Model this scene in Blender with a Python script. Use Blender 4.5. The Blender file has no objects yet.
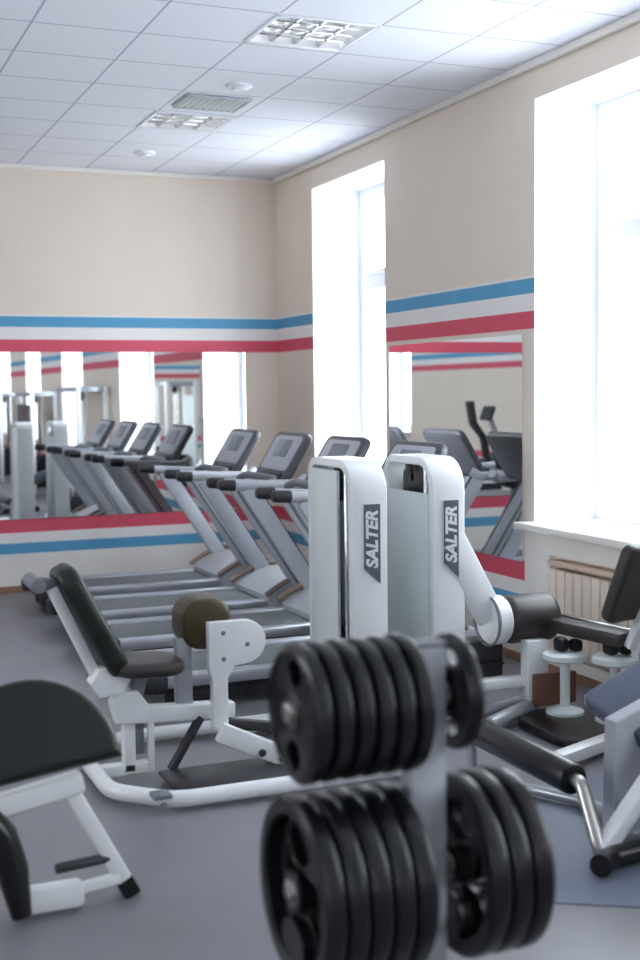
import bpy, bmesh, math, random
from mathutils import Vector, Matrix

S = bpy.context.scene
COL = S.collection
PI = math.pi

# ------------------------------------------------------------------ camera, sky, exposure
EYE = Vector((0.0, 0.0, 1.75))
cam_d = bpy.data.cameras.new('camera')
cam = bpy.data.objects.new('camera', cam_d)
COL.objects.link(cam)
right = Vector((0.92238, -0.38611, -0.01133))
down = Vector((-0.0378, -0.06105, -0.99742))
fwd = Vector((0.38442, 0.92043, -0.07091))
m = Matrix.Identity(4)
for i in range(3):
    m[i][0], m[i][1], m[i][2], m[i][3] = right[i], -down[i], -fwd[i], EYE[i]
cam.matrix_world = m
cam_d.sensor_width = 36.0
cam_d.sensor_fit = 'AUTO'
cam_d.lens = 1246.94 / 960.0 * 36.0
cam_d.clip_start = 0.05
cam_d.dof.use_dof = True
cam_d.dof.focus_distance = 6.8
cam_d.dof.aperture_fstop = 1.7
S.camera = cam

w = bpy.data.worlds.new('overcast_sky')
S.world = w
w.use_nodes = True
bg = w.node_tree.nodes['Background']
bg.inputs[0].default_value = (0.90, 0.95, 1.0, 1)
bg.inputs[1].default_value = 6.0
S.view_settings.view_transform = 'Standard'
S.view_settings.look = 'None'
S.view_settings.gamma = 1.0
S.view_settings.use_curve_mapping = False
S.view_settings.exposure = 1.1
S.cycles.max_bounces = 12
S.cycles.diffuse_bounces = 8
S.cycles.glossy_bounces = 6
S.cycles.transparent_max_bounces = 16
S.cycles.sample_clamp_indirect = 6.0
S.cycles.caustics_reflective = False
S.cycles.caustics_refractive = False

# room dimensions (metres): right wall, back wall, left wall, front wall, ceiling
XR, YB, XL, YF, ZC = 4.235, 11.17, -2.9, -8.2, 3.75
REVEAL = 0.5
WZ0, WZ1 = 0.915, 3.52
WINDOWS = [(8.79, 10.25), (4.85, 6.66), (0.70, 2.35), (-2.95, -1.40), (-6.55, -5.00)]

LEFT_WINDOWS = [(5.4, 6.9), (-1.4, -0.1), (-5.6, -4.2)]  # unseen; guessed from a mirror reflection and added to light the right wall
OPENINGS = [(1, a, b) for a, b in WINDOWS] + [(-1, a, b) for a, b in LEFT_WINDOWS]

# daylight comes in through each window opening: portals guide the sky's light there
for sd, a, b in OPENINGS:
    ld = bpy.data.lights.new('daylight_portal', 'AREA')
    ld.shape = 'RECTANGLE'
    ld.size = WZ1 - WZ0
    ld.size_y = b - a
    ld.cycles.is_portal = True
    lo = bpy.data.objects.new('daylight_portal', ld)
    COL.objects.link(lo)
    lo.location = ((XR if sd > 0 else XL) + sd * (REVEAL + 0.12), (a + b) / 2, (WZ0 + WZ1) / 2)
    lo.rotation_euler = (0, sd * PI / 2, 0)


# ------------------------------------------------------------------ materials
def lin(c):
    return tuple((x / 12.92 if x <= 0.04045 else ((x + 0.055) / 1.055) ** 2.4) for x in c)


def rgb(r, g, b):
    return lin((r / 255, g / 255, b / 255)) + (1,)


def new_mat(name):
    mt = bpy.data.materials.new(name)
    mt.use_nodes = True
    nt = mt.node_tree
    return mt, nt, nt.nodes['Principled BSDF']


def mat(name, col, rough=0.5, metal=0.0, noise=0.0, nscale=30.0, bump=0.0, bscale=200.0, coat=0.0, spec=0.5):
    mt, nt, p = new_mat(name)
    p.inputs['Base Color'].default_value = col
    p.inputs['Roughness'].default_value = rough
    p.inputs['Metallic'].default_value = metal
    p.inputs['Specular IOR Level'].default_value = spec
    if coat:
        p.inputs['Coat Weight'].default_value = coat
        p.inputs['Coat Roughness'].default_value = 0.15
    tc = nt.nodes.new('ShaderNodeTexCoord')
    if noise:
        n = nt.nodes.new('ShaderNodeTexNoise')
        n.inputs['Scale'].default_value = nscale
        n.inputs['Detail'].default_value = 4
        nt.links.new(tc.outputs['Object'], n.inputs['Vector'])
        mx = nt.nodes.new('ShaderNodeMix')
        mx.data_type = 'RGBA'
        mx.inputs['A'].default_value = tuple(c * (1 - noise) for c in col[:3]) + (1,)
        mx.inputs['B'].default_value = tuple(min(1, c * (1 + noise)) for c in col[:3]) + (1,)
        nt.links.new(n.outputs['Fac'], mx.inputs['Factor'])
        nt.links.new(mx.outputs['Result'], p.inputs['Base Color'])
    if bump:
        n2 = nt.nodes.new('ShaderNodeTexNoise')
        n2.inputs['Scale'].default_value = bscale
        nt.links.new(tc.outputs['Object'], n2.inputs['Vector'])
        b = nt.nodes.new('ShaderNodeBump')
        b.inputs['Strength'].default_value = bump
        b.inputs['Distance'].default_value = 0.002
        nt.links.new(n2.outputs['Fac'], b.inputs['Height'])
        nt.links.new(b.outputs['Normal'], p.inputs['Normal'])
    return mt


def ramp_z(nt, stops, axis='Z'):
    """constant colour bands by world height"""
    g = nt.nodes.new('ShaderNodeNewGeometry')
    sx = nt.nodes.new('ShaderNodeSeparateXYZ')
    nt.links.new(g.outputs['Position'], sx.inputs[0])
    dv = nt.nodes.new('ShaderNodeMath')
    dv.operation = 'DIVIDE'
    dv.inputs[1].default_value = 4.0
    nt.links.new(sx.outputs[axis], dv.inputs[0])
    r = nt.nodes.new('ShaderNodeValToRGB')
    r.color_ramp.interpolation = 'CONSTANT'
    el = r.color_ramp.elements
    el[0].position, el[0].color = 0.0, stops[0][1]
    el[1].position, el[1].color = stops[1][0] / 4.0, stops[1][1]
    for z, c in stops[2:]:
        e = el.new(z / 4.0)
        e.color = c
    nt.links.new(dv.outputs[0], r.inputs[0])
    return r


def wall_mat():
    mt, nt, p = new_mat('painted_plaster')
    cream, white = rgb(232, 219, 205), rgb(238, 234, 232)
    blue, red = rgb(86, 160, 200), rgb(216, 82, 104)
    r = ramp_z(nt, [(0, rgb(236, 232, 226)), (0.33, blue), (0.428, white), (0.53, red), (0.648, cream),
                    (2.125, red), (2.222, white), (2.332, blue), (2.425, white), (2.45, cream)])
    tc = nt.nodes.new('ShaderNodeTexCoord')
    n = nt.nodes.new('ShaderNodeTexNoise')
    n.inputs['Scale'].default_value = 2.5
    n.inputs['Detail'].default_value = 5
    nt.links.new(tc.outputs['Object'], n.inputs['Vector'])
    mr = nt.nodes.new('ShaderNodeMapRange')
    mr.inputs['To Min'].default_value = 0.95
    mr.inputs['To Max'].default_value = 1.03
    nt.links.new(n.outputs['Fac'], mr.inputs['Value'])
    vm = nt.nodes.new('ShaderNodeVectorMath')
    vm.operation = 'SCALE'
    nt.links.new(r.outputs['Color'], vm.inputs[0])
    nt.links.new(mr.outputs['Result'], vm.inputs['Scale'])
    nt.links.new(vm.outputs['Vector'], p.inputs['Base Color'])
    p.inputs['Roughness'].default_value = 0.55
    return mt


def ceiling_mat():
    mt, nt, p = new_mat('ceiling_tiles')
    g = nt.nodes.new('ShaderNodeNewGeometry')
    sx = nt.nodes.new('ShaderNodeSeparateXYZ')
    nt.links.new(g.outputs['Position'], sx.inputs[0])
    seams = []
    for ax, off, pitch in (('X', 1.24, 0.6), ('Y', 6.32, 0.6)):
        a = nt.nodes.new('ShaderNodeMath'); a.operation = 'SUBTRACT'; a.inputs[1].default_value = off - 60.0
        nt.links.new(sx.outputs[ax], a.inputs[0])
        b = nt.nodes.new('ShaderNodeMath'); b.operation = 'DIVIDE'; b.inputs[1].default_value = pitch
        nt.links.new(a.outputs[0], b.inputs[0])
        c = nt.nodes.new('ShaderNodeMath'); c.operation = 'FRACT'
        nt.links.new(b.outputs[0], c.inputs[0])
        d = nt.nodes.new('ShaderNodeMath'); d.operation = 'SUBTRACT'; d.inputs[1].default_value = 0.5
        nt.links.new(c.outputs[0], d.inputs[0])
        e = nt.nodes.new('ShaderNodeMath'); e.operation = 'ABSOLUTE'
        nt.links.new(d.outputs[0], e.inputs[0])
        f = nt.nodes.new('ShaderNodeMath'); f.operation = 'GREATER_THAN'
        f.inputs[1].default_value = 0.5 - 0.013 / (2 * pitch) * 1.0
        nt.links.new(e.outputs[0], f.inputs[0])
        seams.append(f)
    mx = nt.nodes.new('ShaderNodeMath'); mx.operation = 'MAXIMUM'
    nt.links.new(seams[0].outputs[0], mx.inputs[0])
    nt.links.new(seams[1].outputs[0], mx.inputs[1])
    tc = nt.nodes.new('ShaderNodeTexCoord')
    n = nt.nodes.new('ShaderNodeTexNoise'); n.inputs['Scale'].default_value = 60
    nt.links.new(tc.outputs['Object'], n.inputs['Vector'])
    m1 = nt.nodes.new('ShaderNodeMix'); m1.data_type = 'RGBA'
    m1.inputs['A'].default_value = rgb(228, 231, 241)
    m1.inputs['B'].default_value = rgb(236, 239, 247)
    nt.links.new(n.outputs['Fac'], m1.inputs['Factor'])
    m2 = nt.nodes.new('ShaderNodeMix'); m2.data_type = 'RGBA'
    m2.inputs['B'].default_value = rgb(176, 179, 194)
    nt.links.new(mx.outputs[0], m2.inputs['Factor'])
    nt.links.new(m1.outputs['Result'], m2.inputs['A'])
    nt.links.new(m2.outputs['Result'], p.inputs['Base Color'])
    p.inputs['Roughness'].default_value = 0.8
    return mt


def glass_mat():
    mt, nt, p = new_mat('window_glass')
    nt.nodes.remove(p)
    out = nt.nodes['Material Output']
    t = nt.nodes.new('ShaderNodeBsdfTransparent')
    t.inputs[0].default_value = (0.97, 0.985, 0.985, 1)
    gl = nt.nodes.new('ShaderNodeBsdfGlossy')
    gl.inputs['Roughness'].default_value = 0.02
    fr = nt.nodes.new('ShaderNodeLayerWeight'); fr.inputs['Blend'].default_value = 0.3
    pw = nt.nodes.new('ShaderNodeMath'); pw.operation = 'MULTIPLY_ADD'; pw.inputs[1].default_value = 0.25; pw.inputs[2].default_value = 0.02
    nt.links.new(fr.outputs['Facing'], pw.inputs[0])
    mx = nt.nodes.new('ShaderNodeMixShader')
    nt.links.new(pw.outputs[0], mx.inputs[0])
    nt.links.new(t.outputs[0], mx.inputs[1])
    nt.links.new(gl.outputs[0], mx.inputs[2])
    nt.links.new(mx.outputs[0], out.inputs[0])
    return mt


def emit_mat(name, col, strength):
    mt, nt, p = new_mat(name)
    p.inputs['Base Color'].default_value = col
    p.inputs['Emission Color'].default_value = col
    p.inputs['Emission Strength'].default_value = strength
    return mt


M = dict(
    wall=wall_mat(), ceiling=ceiling_mat(), glass=glass_mat(),
    floor=mat('floor_vinyl', rgb(126, 125, 131), 0.36, noise=0.2, nscale=1.6, bump=0.15, bscale=90),
    sheet_blue=mat('blue_grey_sheet', rgb(112, 119, 137), 0.5, noise=0.08, nscale=3, bump=0.2, bscale=150),
    white=mat('white_powder_coat', rgb(240, 243, 244), 0.32, noise=0.03, nscale=12, coat=0.3),
    offwhite=mat('warm_white_paint', rgb(236, 232, 226), 0.45, noise=0.03, nscale=5),
    window_white=mat('white_window_paint', rgb(240, 242, 248), 0.4, noise=0.02, nscale=6),
    panel=mat('pale_grey_panel', rgb(222, 229, 229), 0.35, noise=0.04, nscale=6),
    silver=mat('silver_paint', rgb(178, 182, 190), 0.32, metal=0.55, noise=0.05, nscale=20),
    lightgrey=mat('light_grey_plastic', rgb(186, 190, 198), 0.4, noise=0.04, nscale=15),
    midgrey=mat('mid_grey_plastic', rgb(120, 124, 132), 0.45, noise=0.05, nscale=15),
    bronze=mat('bronze_grey_plastic', rgb(140, 122, 112), 0.4, noise=0.06, nscale=12),
    post=mat('grey_post_paint', rgb(184, 188, 195), 0.4, metal=0.2, noise=0.05, nscale=15),
    dark=mat('dark_plastic', rgb(48, 48, 54), 0.45, noise=0.1, nscale=20),
    belt=mat('running_belt', rgb(104, 108, 112), 0.6, noise=0.08, nscale=60),
    rubber=mat('black_rubber', rgb(17, 18, 22), 0.32, noise=0.15, nscale=25, bump=0.1, bscale=120, coat=0.15, spec=0.4),
    vinyl=mat('black_vinyl_green_flare', rgb(18, 26, 21), 0.38, noise=0.15, nscale=15, bump=0.1, bscale=250),  # green is lens-flare tint put into the black vinyl colour
    vinyl_brown=mat('dark_brown_vinyl', rgb(52, 47, 46), 0.42, noise=0.1, nscale=15, bump=0.1, bscale=250),
    vinyl_flare_olive=mat('olive_flare_vinyl', rgb(70, 60, 34), 0.42, noise=0.1, nscale=15, bump=0.1, bscale=250),  # olive cast of lens flare painted into the roller's colour
    vinyl_blue=mat('blue_grey_vinyl', rgb(84, 92, 112), 0.4, noise=0.08, nscale=10, bump=0.1, bscale=250),
    chrome=mat('chrome', rgb(215, 217, 220), 0.14, metal=1.0, noise=0.02, nscale=20),
    steel=mat('brushed_steel', rgb(190, 188, 184), 0.28, metal=1.0, noise=0.06, nscale=40),
    mirror=mat('mirror_silver', (0.9, 0.92, 0.92, 1), 0.0, metal=1.0),
    wood=mat('brown_skirting', rgb(150, 116, 92), 0.5, noise=0.15, nscale=8),
    plate_face=mat('logo_plate_dark', rgb(92, 98, 110), 0.4, noise=0.05, nscale=20),
    letter=mat('logo_letter_white', rgb(232, 234, 238), 0.4, noise=0.02, nscale=20),
    screen=mat('screen_grey', rgb(128, 134, 146), 0.25, noise=0.08, nscale=12),
    alu=mat('polished_louvre', rgb(225, 228, 232), 0.2, metal=0.9, noise=0.03, nscale=30),
    lampback=mat('lamp_tray_white', rgb(238, 240, 245), 0.4, noise=0.02, nscale=30),
    tube=emit_mat('fluorescent_tube', (1, 0.99, 0.96, 1), 1.2),  # slight glow added; the tubes are taken as switched off
    ventdark=mat('vent_shadow_grey', rgb(150, 152, 160), 0.6, noise=0.05, nscale=20),
    radiator=mat('radiator_enamel', rgb(228, 214, 200), 0.4, noise=0.03, nscale=8),
    grille=mat('tan_grille', rgb(214, 190, 170), 0.5, noise=0.05, nscale=10),
    rim=mat('console_rim_grey', rgb(84, 84, 92), 0.4, noise=0.05, nscale=15),
    red=mat('red_shell', rgb(196, 60, 70), 0.4, noise=0.05, nscale=10),
    brownwood=mat('brown_board', rgb(112, 74, 58), 0.5, noise=0.15, nscale=10),
)


# ------------------------------------------------------------------ mesh helpers
def frame_from(d, up=Vector((0, 0, 1))):
    d = Vector(d).normalized()
    s = d.cross(up)
    if s.length < 1e-4:
        s = d.cross(Vector((0, 1, 0)))
    s.normalize()
    u = s.cross(d).normalized()
    return d, s, u


def fillet(pts, r, n=6, closed=False):
    pts = [Vector(p) for p in pts]
    out = []
    L = len(pts)
    for i, p in enumerate(pts):
        if not closed and i in (0, L - 1):
            out.append(p); continue
        a, b = pts[(i - 1) % L], pts[(i + 1) % L]
        da, db = (a - p), (b - p)
        la, lb = da.length, db.length
        ang = da.angle(db)
        if abs(ang - PI) < 0.02:
            out.append(p); continue
        t = min(r / math.tan(ang / 2), la * 0.48, lb * 0.48)
        p0, p1 = p + da.normalized() * t, p + db.normalized() * t
        for k in range(n + 1):
            s = k / n
            out.append(p0 * (1 - s) ** 2 + p * 2 * s * (1 - s) + p1 * s ** 2)
    return out


class MB:
    """collects shapes into ONE mesh"""

    def __init__(self):
        self.bm = bmesh.new()

    def take(self, b2, mtx=None):
        if mtx is not None:
            bmesh.ops.transform(b2, matrix=mtx, verts=b2.verts)
        me = bpy.data.meshes.new('tmp')
        b2.to_mesh(me)
        b2.free()
        self.bm.from_mesh(me)
        bpy.data.meshes.remove(me)
        return self

    def box(self, c, s, bev=0.0, rot=None, seg=2):
        b = bmesh.new()
        bmesh.ops.create_cube(b, size=1.0)
        bmesh.ops.scale(b, vec=Vector(s), verts=b.verts)
        if bev:
            bmesh.ops.bevel(b, geom=list(b.edges), offset=min(bev, min(s) * 0.49), segments=seg, affect='EDGES', profile=0.5)
        mtx = Matrix.Translation(Vector(c))
        if rot is not None:
            mtx = mtx @ rot.to_4x4()
        return self.take(b, mtx)

    def bar(self, a, b_, wd, ht, bev=0.004, up=Vector((0, 0, 1)), seg=2):
        """straight box section from a to b: wd across, ht along up"""
        a, b_ = Vector(a), Vector(b_)
        d, s, u = frame_from(b_ - a, up)
        rot = Matrix((d, s, u)).transposed()
        return self.box((a + b_) / 2, ((b_ - a).length, wd, ht), bev, rot, seg)

    def tube(self, pts, r, n=12, closed=False, cap=True):
        pts = [Vector(p) for p in pts]
        L = len(pts)
        rings = []
        prev = None
        for i, p in enumerate(pts):
            if closed:
                t = (pts[(i + 1) % L] - pts[i - 1])
            elif i == 0:
                t = pts[1] - pts[0]
            elif i == L - 1:
                t = pts[-1] - pts[-2]
            else:
                t = (pts[i + 1] - pts[i]).normalized() + (pts[i] - pts[i - 1]).normalized()
            t.normalize()
            if prev is None:
                _, s, u = frame_from(t)
            else:
                s = prev - t * prev.dot(t)
                s.normalize()
                u = s.cross(t).normalized()
            prev = s
            rr = r[i] if isinstance(r, (list, tuple)) else r
            rings.append([self.bm.verts.new(p + s * math.cos(2 * PI * k / n) * rr + u * math.sin(2 * PI * k / n) * rr) for k in range(n)])
        rng = range(L) if closed else range(L - 1)
        for i in rng:
            A, B = rings[i], rings[(i + 1) % L]
            for k in range(n):
                self.bm.faces.new((A[k], A[(k + 1) % n], B[(k + 1) % n], B[k]))
        if cap and not closed:
            self.bm.faces.new(rings[0][::-1])
            self.bm.faces.new(rings[-1])
        return self

    def lathe(self, prof, o, axis, n=32, close=False):
        """prof: list of (radius, distance along axis); close joins last to first"""
        o = Vector(o)
        d, s, u = frame_from(axis)
        rings = []
        for r, h in prof:
            if r < 1e-6:
                rings.append([self.bm.verts.new(o + d * h)])
            else:
                rings.append([self.bm.verts.new(o + d * h + s * math.cos(2 * PI * k / n) * r + u * math.sin(2 * PI * k / n) * r) for k in range(n)])
        prs = list(zip(rings[:-1], rings[1:]))
        if close:
            prs.append((rings[-1], rings[0]))
        for A, B in prs:
            for k in range(n):
                k2 = (k + 1) % n
                if len(A) == 1 and len(B) == 1:
                    continue
                if len(A) == 1:
                    self.bm.faces.new((A[0], B[k], B[k2]))
                elif len(B) == 1:
                    self.bm.faces.new((A[k], A[k2], B[0]))
                else:
                    self.bm.faces.new((A[k], A[k2], B[k2], B[k]))
        return self

    def cyl(self, a, b, r, n=20, bev=0.004):
        a, b = Vector(a), Vector(b)
        L = (b - a).length
        e = min(bev, r * 0.4, L * 0.4)
        return self.lathe([(0, 0), (r - e, 0), (r - e * 0.3, e * 0.3), (r, e), (r, L - e), (r - e * 0.3, L - e * 0.3), (r - e, L), (0, L)], a, b - a, n)

    def extr(self, outline, depth, mtx, holes=(), bev=0.0, seg=2):
        """flat outline (x, y), cut by holes, given a thickness along z, then moved by mtx"""
        cu = bpy.data.curves.new('tmp', 'CURVE')
        cu.dimensions = '2D'
        cu.fill_mode = 'BOTH'
        cu.extrude = max(depth / 2 - bev, 0.0005)
        cu.bevel_depth = bev
        cu.bevel_resolution = seg
        cu.offset = -bev
        for loop in [outline] + list(holes):
            sp = cu.splines.new('POLY')
            sp.points.add(len(loop) - 1)
            for q, (x, y) in zip(sp.points, loop):
                q.co = (x, y, 0, 1)
            sp.use_cyclic_u = True
        ob = bpy.data.objects.new('tmp', cu)
        me = bpy.data.meshes.new_from_object(ob)
        b = bmesh.new()
        b.from_mesh(me)
        bmesh.ops.remove_doubles(b, verts=b.verts, dist=1e-5)
        bpy.data.objects.remove(ob)
        bpy.data.curves.remove(cu)
        bpy.data.meshes.remove(me)
        return self.take(b, mtx)

    def quad(self, *vs):
        self.bm.faces.new([self.bm.verts.new(Vector(v)) for v in vs])
        return self

    def build(self, name, material, parent=None, smooth=True, ang=35):
        bmesh.ops.recalc_face_normals(self.bm, faces=self.bm.faces)
        me = bpy.data.meshes.new(name)
        off = Vector((0, 0, 0))
        if parent is not None:
            q = parent
            while q is not None:
                off += q.location
                q = q.parent
            bmesh.ops.translate(self.bm, vec=-off, verts=self.bm.verts)
        self.bm.to_mesh(me)
        self.bm.free()
        if smooth:
            me.shade_smooth()
            me.set_sharp_from_angle(angle=math.radians(ang))
        me.materials.append(material)
        o = bpy.data.objects.new(name, me)
        COL.objects.link(o)
        o.parent = parent
        return o


def rounded(w, h, r, n=6, cx=0, cy=0):
    out = []
    for (sx, sy, a0) in ((1, 1, 0), (-1, 1, 90), (-1, -1, 180), (1, -1, 270)):
        for k in range(n + 1):
            a = math.radians(a0 + 90 * k / n)
            out.append((cx + sx * (w / 2 - r) + r * math.cos(a), cy + sy * (h / 2 - r) + r * math.sin(a)))
    return out


def ellipse(rx, ry, cx=0, cy=0, n=20):
    return [(cx + rx * math.cos(2 * PI * k / n), cy + ry * math.sin(2 * PI * k / n)) for k in range(n)]


def basis(o, x, y):
    """matrix whose local x, y axes are the given directions"""
    x = Vector(x).normalized()
    y = Vector(y)
    y = (y - x * y.dot(x)).normalized()
    z = x.cross(y)
    mm = Matrix.Identity(4)
    for i in range(3):
        mm[i][0], mm[i][1], mm[i][2], mm[i][3] = x[i], y[i], z[i], o[i]
    return mm


def thing(name, label, cat, loc=(0, 0, 0), group=None):
    o = bpy.data.objects.new(name, None)
    o.empty_display_size = 0.1
    COL.objects.link(o)
    o.location = loc
    tag(o, label, cat, group)
    return o


def tag(o, label, cat, group=None):
    o['label'] = label
    o['category'] = cat
    if group:
        o['group'] = group
    return o


def struct(o):
    o['kind'] = 'structure'
    return o


def copy_tree(o, parent=None):
    c = o.copy()
    COL.objects.link(c)
    c.parent = parent
    for ch in [x for x in bpy.data.objects if x.parent == o]:
        copy_tree(ch, c)
    return c


def lettering(text, size, mtx, depth=0.002):
    cu = bpy.data.curves.new('tmp', 'FONT')
    cu.body = text
    cu.size = size
    cu.extrude = depth / 2
    cu.align_x = 'CENTER'
    cu.align_y = 'CENTER'
    cu.offset = 0.004 * size / 0.1
    cu.shear = 0.25
    ob = bpy.data.objects.new('tmp', cu)
    me = bpy.data.meshes.new_from_object(ob)
    b = bmesh.new()
    b.from_mesh(me)
    bpy.data.objects.remove(ob)
    bpy.data.curves.remove(cu)
    bpy.data.meshes.remove(me)
    return MB().take(b, mtx)


# ------------------------------------------------------------------ the room
def cut_rects(mb, u0, u1, v0, v1, holes, place):
    """rectangle u0..u1 x v0..v1 with rectangular holes, as quads placed by place(u, v)"""
    us = sorted({u0, u1, *[h[0] for h in holes], *[h[1] for h in holes]})
    vs = sorted({v0, v1, *[h[2] for h in holes], *[h[3] for h in holes]})
    vv = {}
    def V(u, v):
        if (u, v) not in vv:
            vv[(u, v)] = mb.bm.verts.new(Vector(place(u, v)))
        return vv[(u, v)]
    for a, b in zip(us[:-1], us[1:]):
        for c, d in zip(vs[:-1], vs[1:]):
            mu, mv = (a + b) / 2, (c + d) / 2
            if any(h[0] < mu < h[1] and h[2] < mv < h[3] for h in holes):
                continue
            mb.bm.faces.new((V(a, c), V(b, c), V(b, d), V(a, d)))


mb = MB()
mb.box(((XL + XR) / 2, (YF + YB) / 2, -0.05), (XR - XL + 1.4, YB - YF + 0.4, 0.1))
struct(mb.build('floor', M['floor'], smooth=False))

LAMPS = [(2.44, 3.02, 6.33, 6.86), (2.44, 3.02, 8.77, 9.30)]
mb = MB()
cut_rects(mb, XL, XR, YF, YB, LAMPS, lambda u, v: (u, v, ZC))
cut_rects(mb, XL, XR, YF, YB, LAMPS, lambda u, v: (u, v, ZC + 0.12))
struct(mb.build('ceiling', M['ceiling'], smooth=False))

mb = MB()
mb.box(((XL + XR) / 2, YB + 0.1, ZC / 2 + 0.06), (XR - XL + 1.4, 0.2, ZC + 0.12))
struct(mb.build('wall_back', M['wall'], smooth=False))
mb = MB()
lh = [(a, b, WZ0, WZ1) for a, b in LEFT_WINDOWS]
cut_rects(mb, YF, YB, 0, ZC + 0.12, lh, lambda u, v: (XL, u, v))
cut_rects(mb, YF, YB, 0, ZC + 0.12, lh, lambda u, v: (XL - REVEAL - 0.1, u, v))
struct(mb.build('wall_left', M['wall'], smooth=False))
mb = MB()
mb.box(((XL + XR) / 2, YF - 0.1, ZC / 2 + 0.06), (XR - XL + 1.4, 0.2, ZC + 0.12))
struct(mb.build('wall_front', M['wall'], smooth=False))

# the right wall: thick, with deep window openings (faces, reveals, outside)
mb = MB()
holes = [(a, b, WZ0, WZ1) for a, b in WINDOWS]
T = REVEAL + 0.1
cut_rects(mb, YF, YB, 0, ZC + 0.12, holes, lambda u, v: (XR, u, v))
cut_rects(mb, YF, YB, 0, ZC + 0.12, holes, lambda u, v: (XR + T, u, v))
struct(mb.build('wall_right', M['wall'], smooth=False))
mb = MB()
for sd, a, b in OPENINGS:
    xi = XR if sd > 0 else XL
    xo = xi + sd * T
    mb.quad((xi, a, WZ0), (xo, a, WZ0), (xo, a, WZ1), (xi, a, WZ1))
    mb.quad((xi, b, WZ0), (xo, b, WZ0), (xo, b, WZ1), (xi, b, WZ1))
    mb.quad((xi, a, WZ1), (xo, a, WZ1), (xo, b, WZ1), (xi, b, WZ1))
    mb.quad((xi, a, WZ0), (xo, a, WZ0), (xo, b, WZ0), (xi, b, WZ0))
struct(mb.build('trim_1', M['window_white'], smooth=False))      # the white window reveals

for k, (sd, a, b) in enumerate(OPENINGS):
    xw = (XR if sd > 0 else XL) + sd * REVEAL
    wn = bpy.data.objects.new('window_%d' % (k + 1), None)
    COL.objects.link(wn)
    wn.location = (xw, (a + b) / 2, WZ0)
    struct(wn)
    fr = MB()
    fw = 0.075
    zt = 2.72
    for y in (a + fw / 2, b - fw / 2):
        fr.box((xw, y, (WZ0 + WZ1) / 2), (0.08, fw, WZ1 - WZ0))
    for z in (WZ0 + fw / 2, WZ1 - fw / 2, zt):
        fr.box((xw, (a + b) / 2, z), (0.076, b - a - 2 * fw, fw))
    fr.box((xw, (a + b) / 2, (WZ0 + WZ1) / 2), (0.072, fw * 1.2, WZ1 - WZ0 - 2 * fw))
    fr.build('window_frame', M['window_white'], wn)
    sa = MB()
    sw = 0.045
    for (ya, yb) in ((a + fw, (a + b) / 2 - fw * 0.6), ((a + b) / 2 + fw * 0.6, b - fw)):
        for (za, zb) in ((WZ0 + fw, zt - fw / 2), (zt + fw / 2, WZ1 - fw)):
            for y in (ya + sw / 2, yb - sw / 2):
                sa.box((xw - sd * 0.025, y, (za + zb) / 2), (0.07, sw, zb - za - 0.004))
            for z in (za + sw / 2, zb - sw / 2):
                sa.box((xw - sd * 0.025, (ya + yb) / 2, z), (0.066, yb - ya - 2 * sw, sw))
    sa.build('window_sash', M['window_white'], wn)
    gp = MB()
    gp.box((xw + sd * 0.01, (a + b) / 2, (WZ0 + WZ1) / 2), (0.006, b - a - 0.04, WZ1 - WZ0 - 0.04))
    gp.build('pane', M['glass'], wn, smooth=False)
    sl = MB()
    sl.box(((XR if sd > 0 else XL) + sd * 0.19, (a + b) / 2, WZ0 - 0.018), (0.62, b - a + 0.12, 0.045), 0.008)
    sl.build('window_sill', M['offwhite'], wn)

mb = MB()
mb.box((XL + (XR - XL) / 2, YB - 0.01, 0.03), (XR - XL, 0.02, 0.06), 0.004)
struct(mb.build('baseboard_back', M['wood']))
mb = MB()
mb.box((XR - 0.01, (YF + YB) / 2, 0.03), (0.02, YB - YF - 0.06, 0.06), 0.004)
struct(mb.build('baseboard_right', M['wood']))
mb = MB()
mb.box((XR - 0.02, (YF + YB) / 2, ZC - 0.025), (0.04, YB - YF - 0.1, 0.05), 0.01)
mb.box(((XL + XR) / 2, YB - 0.015, ZC - 0.02), (XR - XL, 0.03, 0.04), 0.008)
struct(mb.build('trim_2', M['offwhite']))                      # thin cornice

# panel under the second window with its radiator niche
mb = MB()
y0, y1 = 4.70, 6.70
cut_rects(mb, y0, y1, 0.07, 0.875, [(5.2, 6.42, 0.14, 0.74)], lambda u, v: (XR - 0.045, u, v))
mb.quad((XR, y1, 0.07), (XR - 0.045, y1, 0.07), (XR - 0.045, y1, 0.875), (XR, y1, 0.875))
mb.quad((XR, y0, 0.07), (XR - 0.045, y0, 0.07), (XR - 0.045, y0, 0.875), (XR, y0, 0.875))
for za in (0.14, 0.74):
    mb.quad((XR, 5.2, za), (XR - 0.045, 5.2, za), (XR - 0.045, 6.42, za), (XR, 6.42, za))
for ya in (5.2, 6.42):
    mb.quad((XR, ya, 0.14), (XR - 0.045, ya, 0.14), (XR - 0.045, ya, 0.74), (XR, ya, 0.74))
struct(mb.build('trim_3', M['offwhite'], smooth=False))

rad = thing('radiator', 'cream ribbed radiator set in the panel under the wide window', 'radiator', (XR - 0.04, 5.8, 0.17))
r_ = MB()
for i in range(13):
    r_.box((XR - 0.05, 5.28 + i * 0.088, 0.42), (0.07, 0.079, 0.5), 0.012)
r_.build('radiator_fins', M['radiator'], rad)
r_ = MB()
r_.cyl((XR - 0.05, 5.24, 0.2), (XR - 0.05, 6.38, 0.2), 0.022)
r_.cyl((XR - 0.05, 5.24, 0.64), (XR - 0.05, 6.38, 0.64), 0.022)
r_.build('pipe', M['radiator'], rad)
r_ = MB()
r_.box((XR - 0.05, 5.8, 0.705), (0.08, 1.16, 0.03), 0.006)
r_.build('top_grille', M['grille'], rad)

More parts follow.
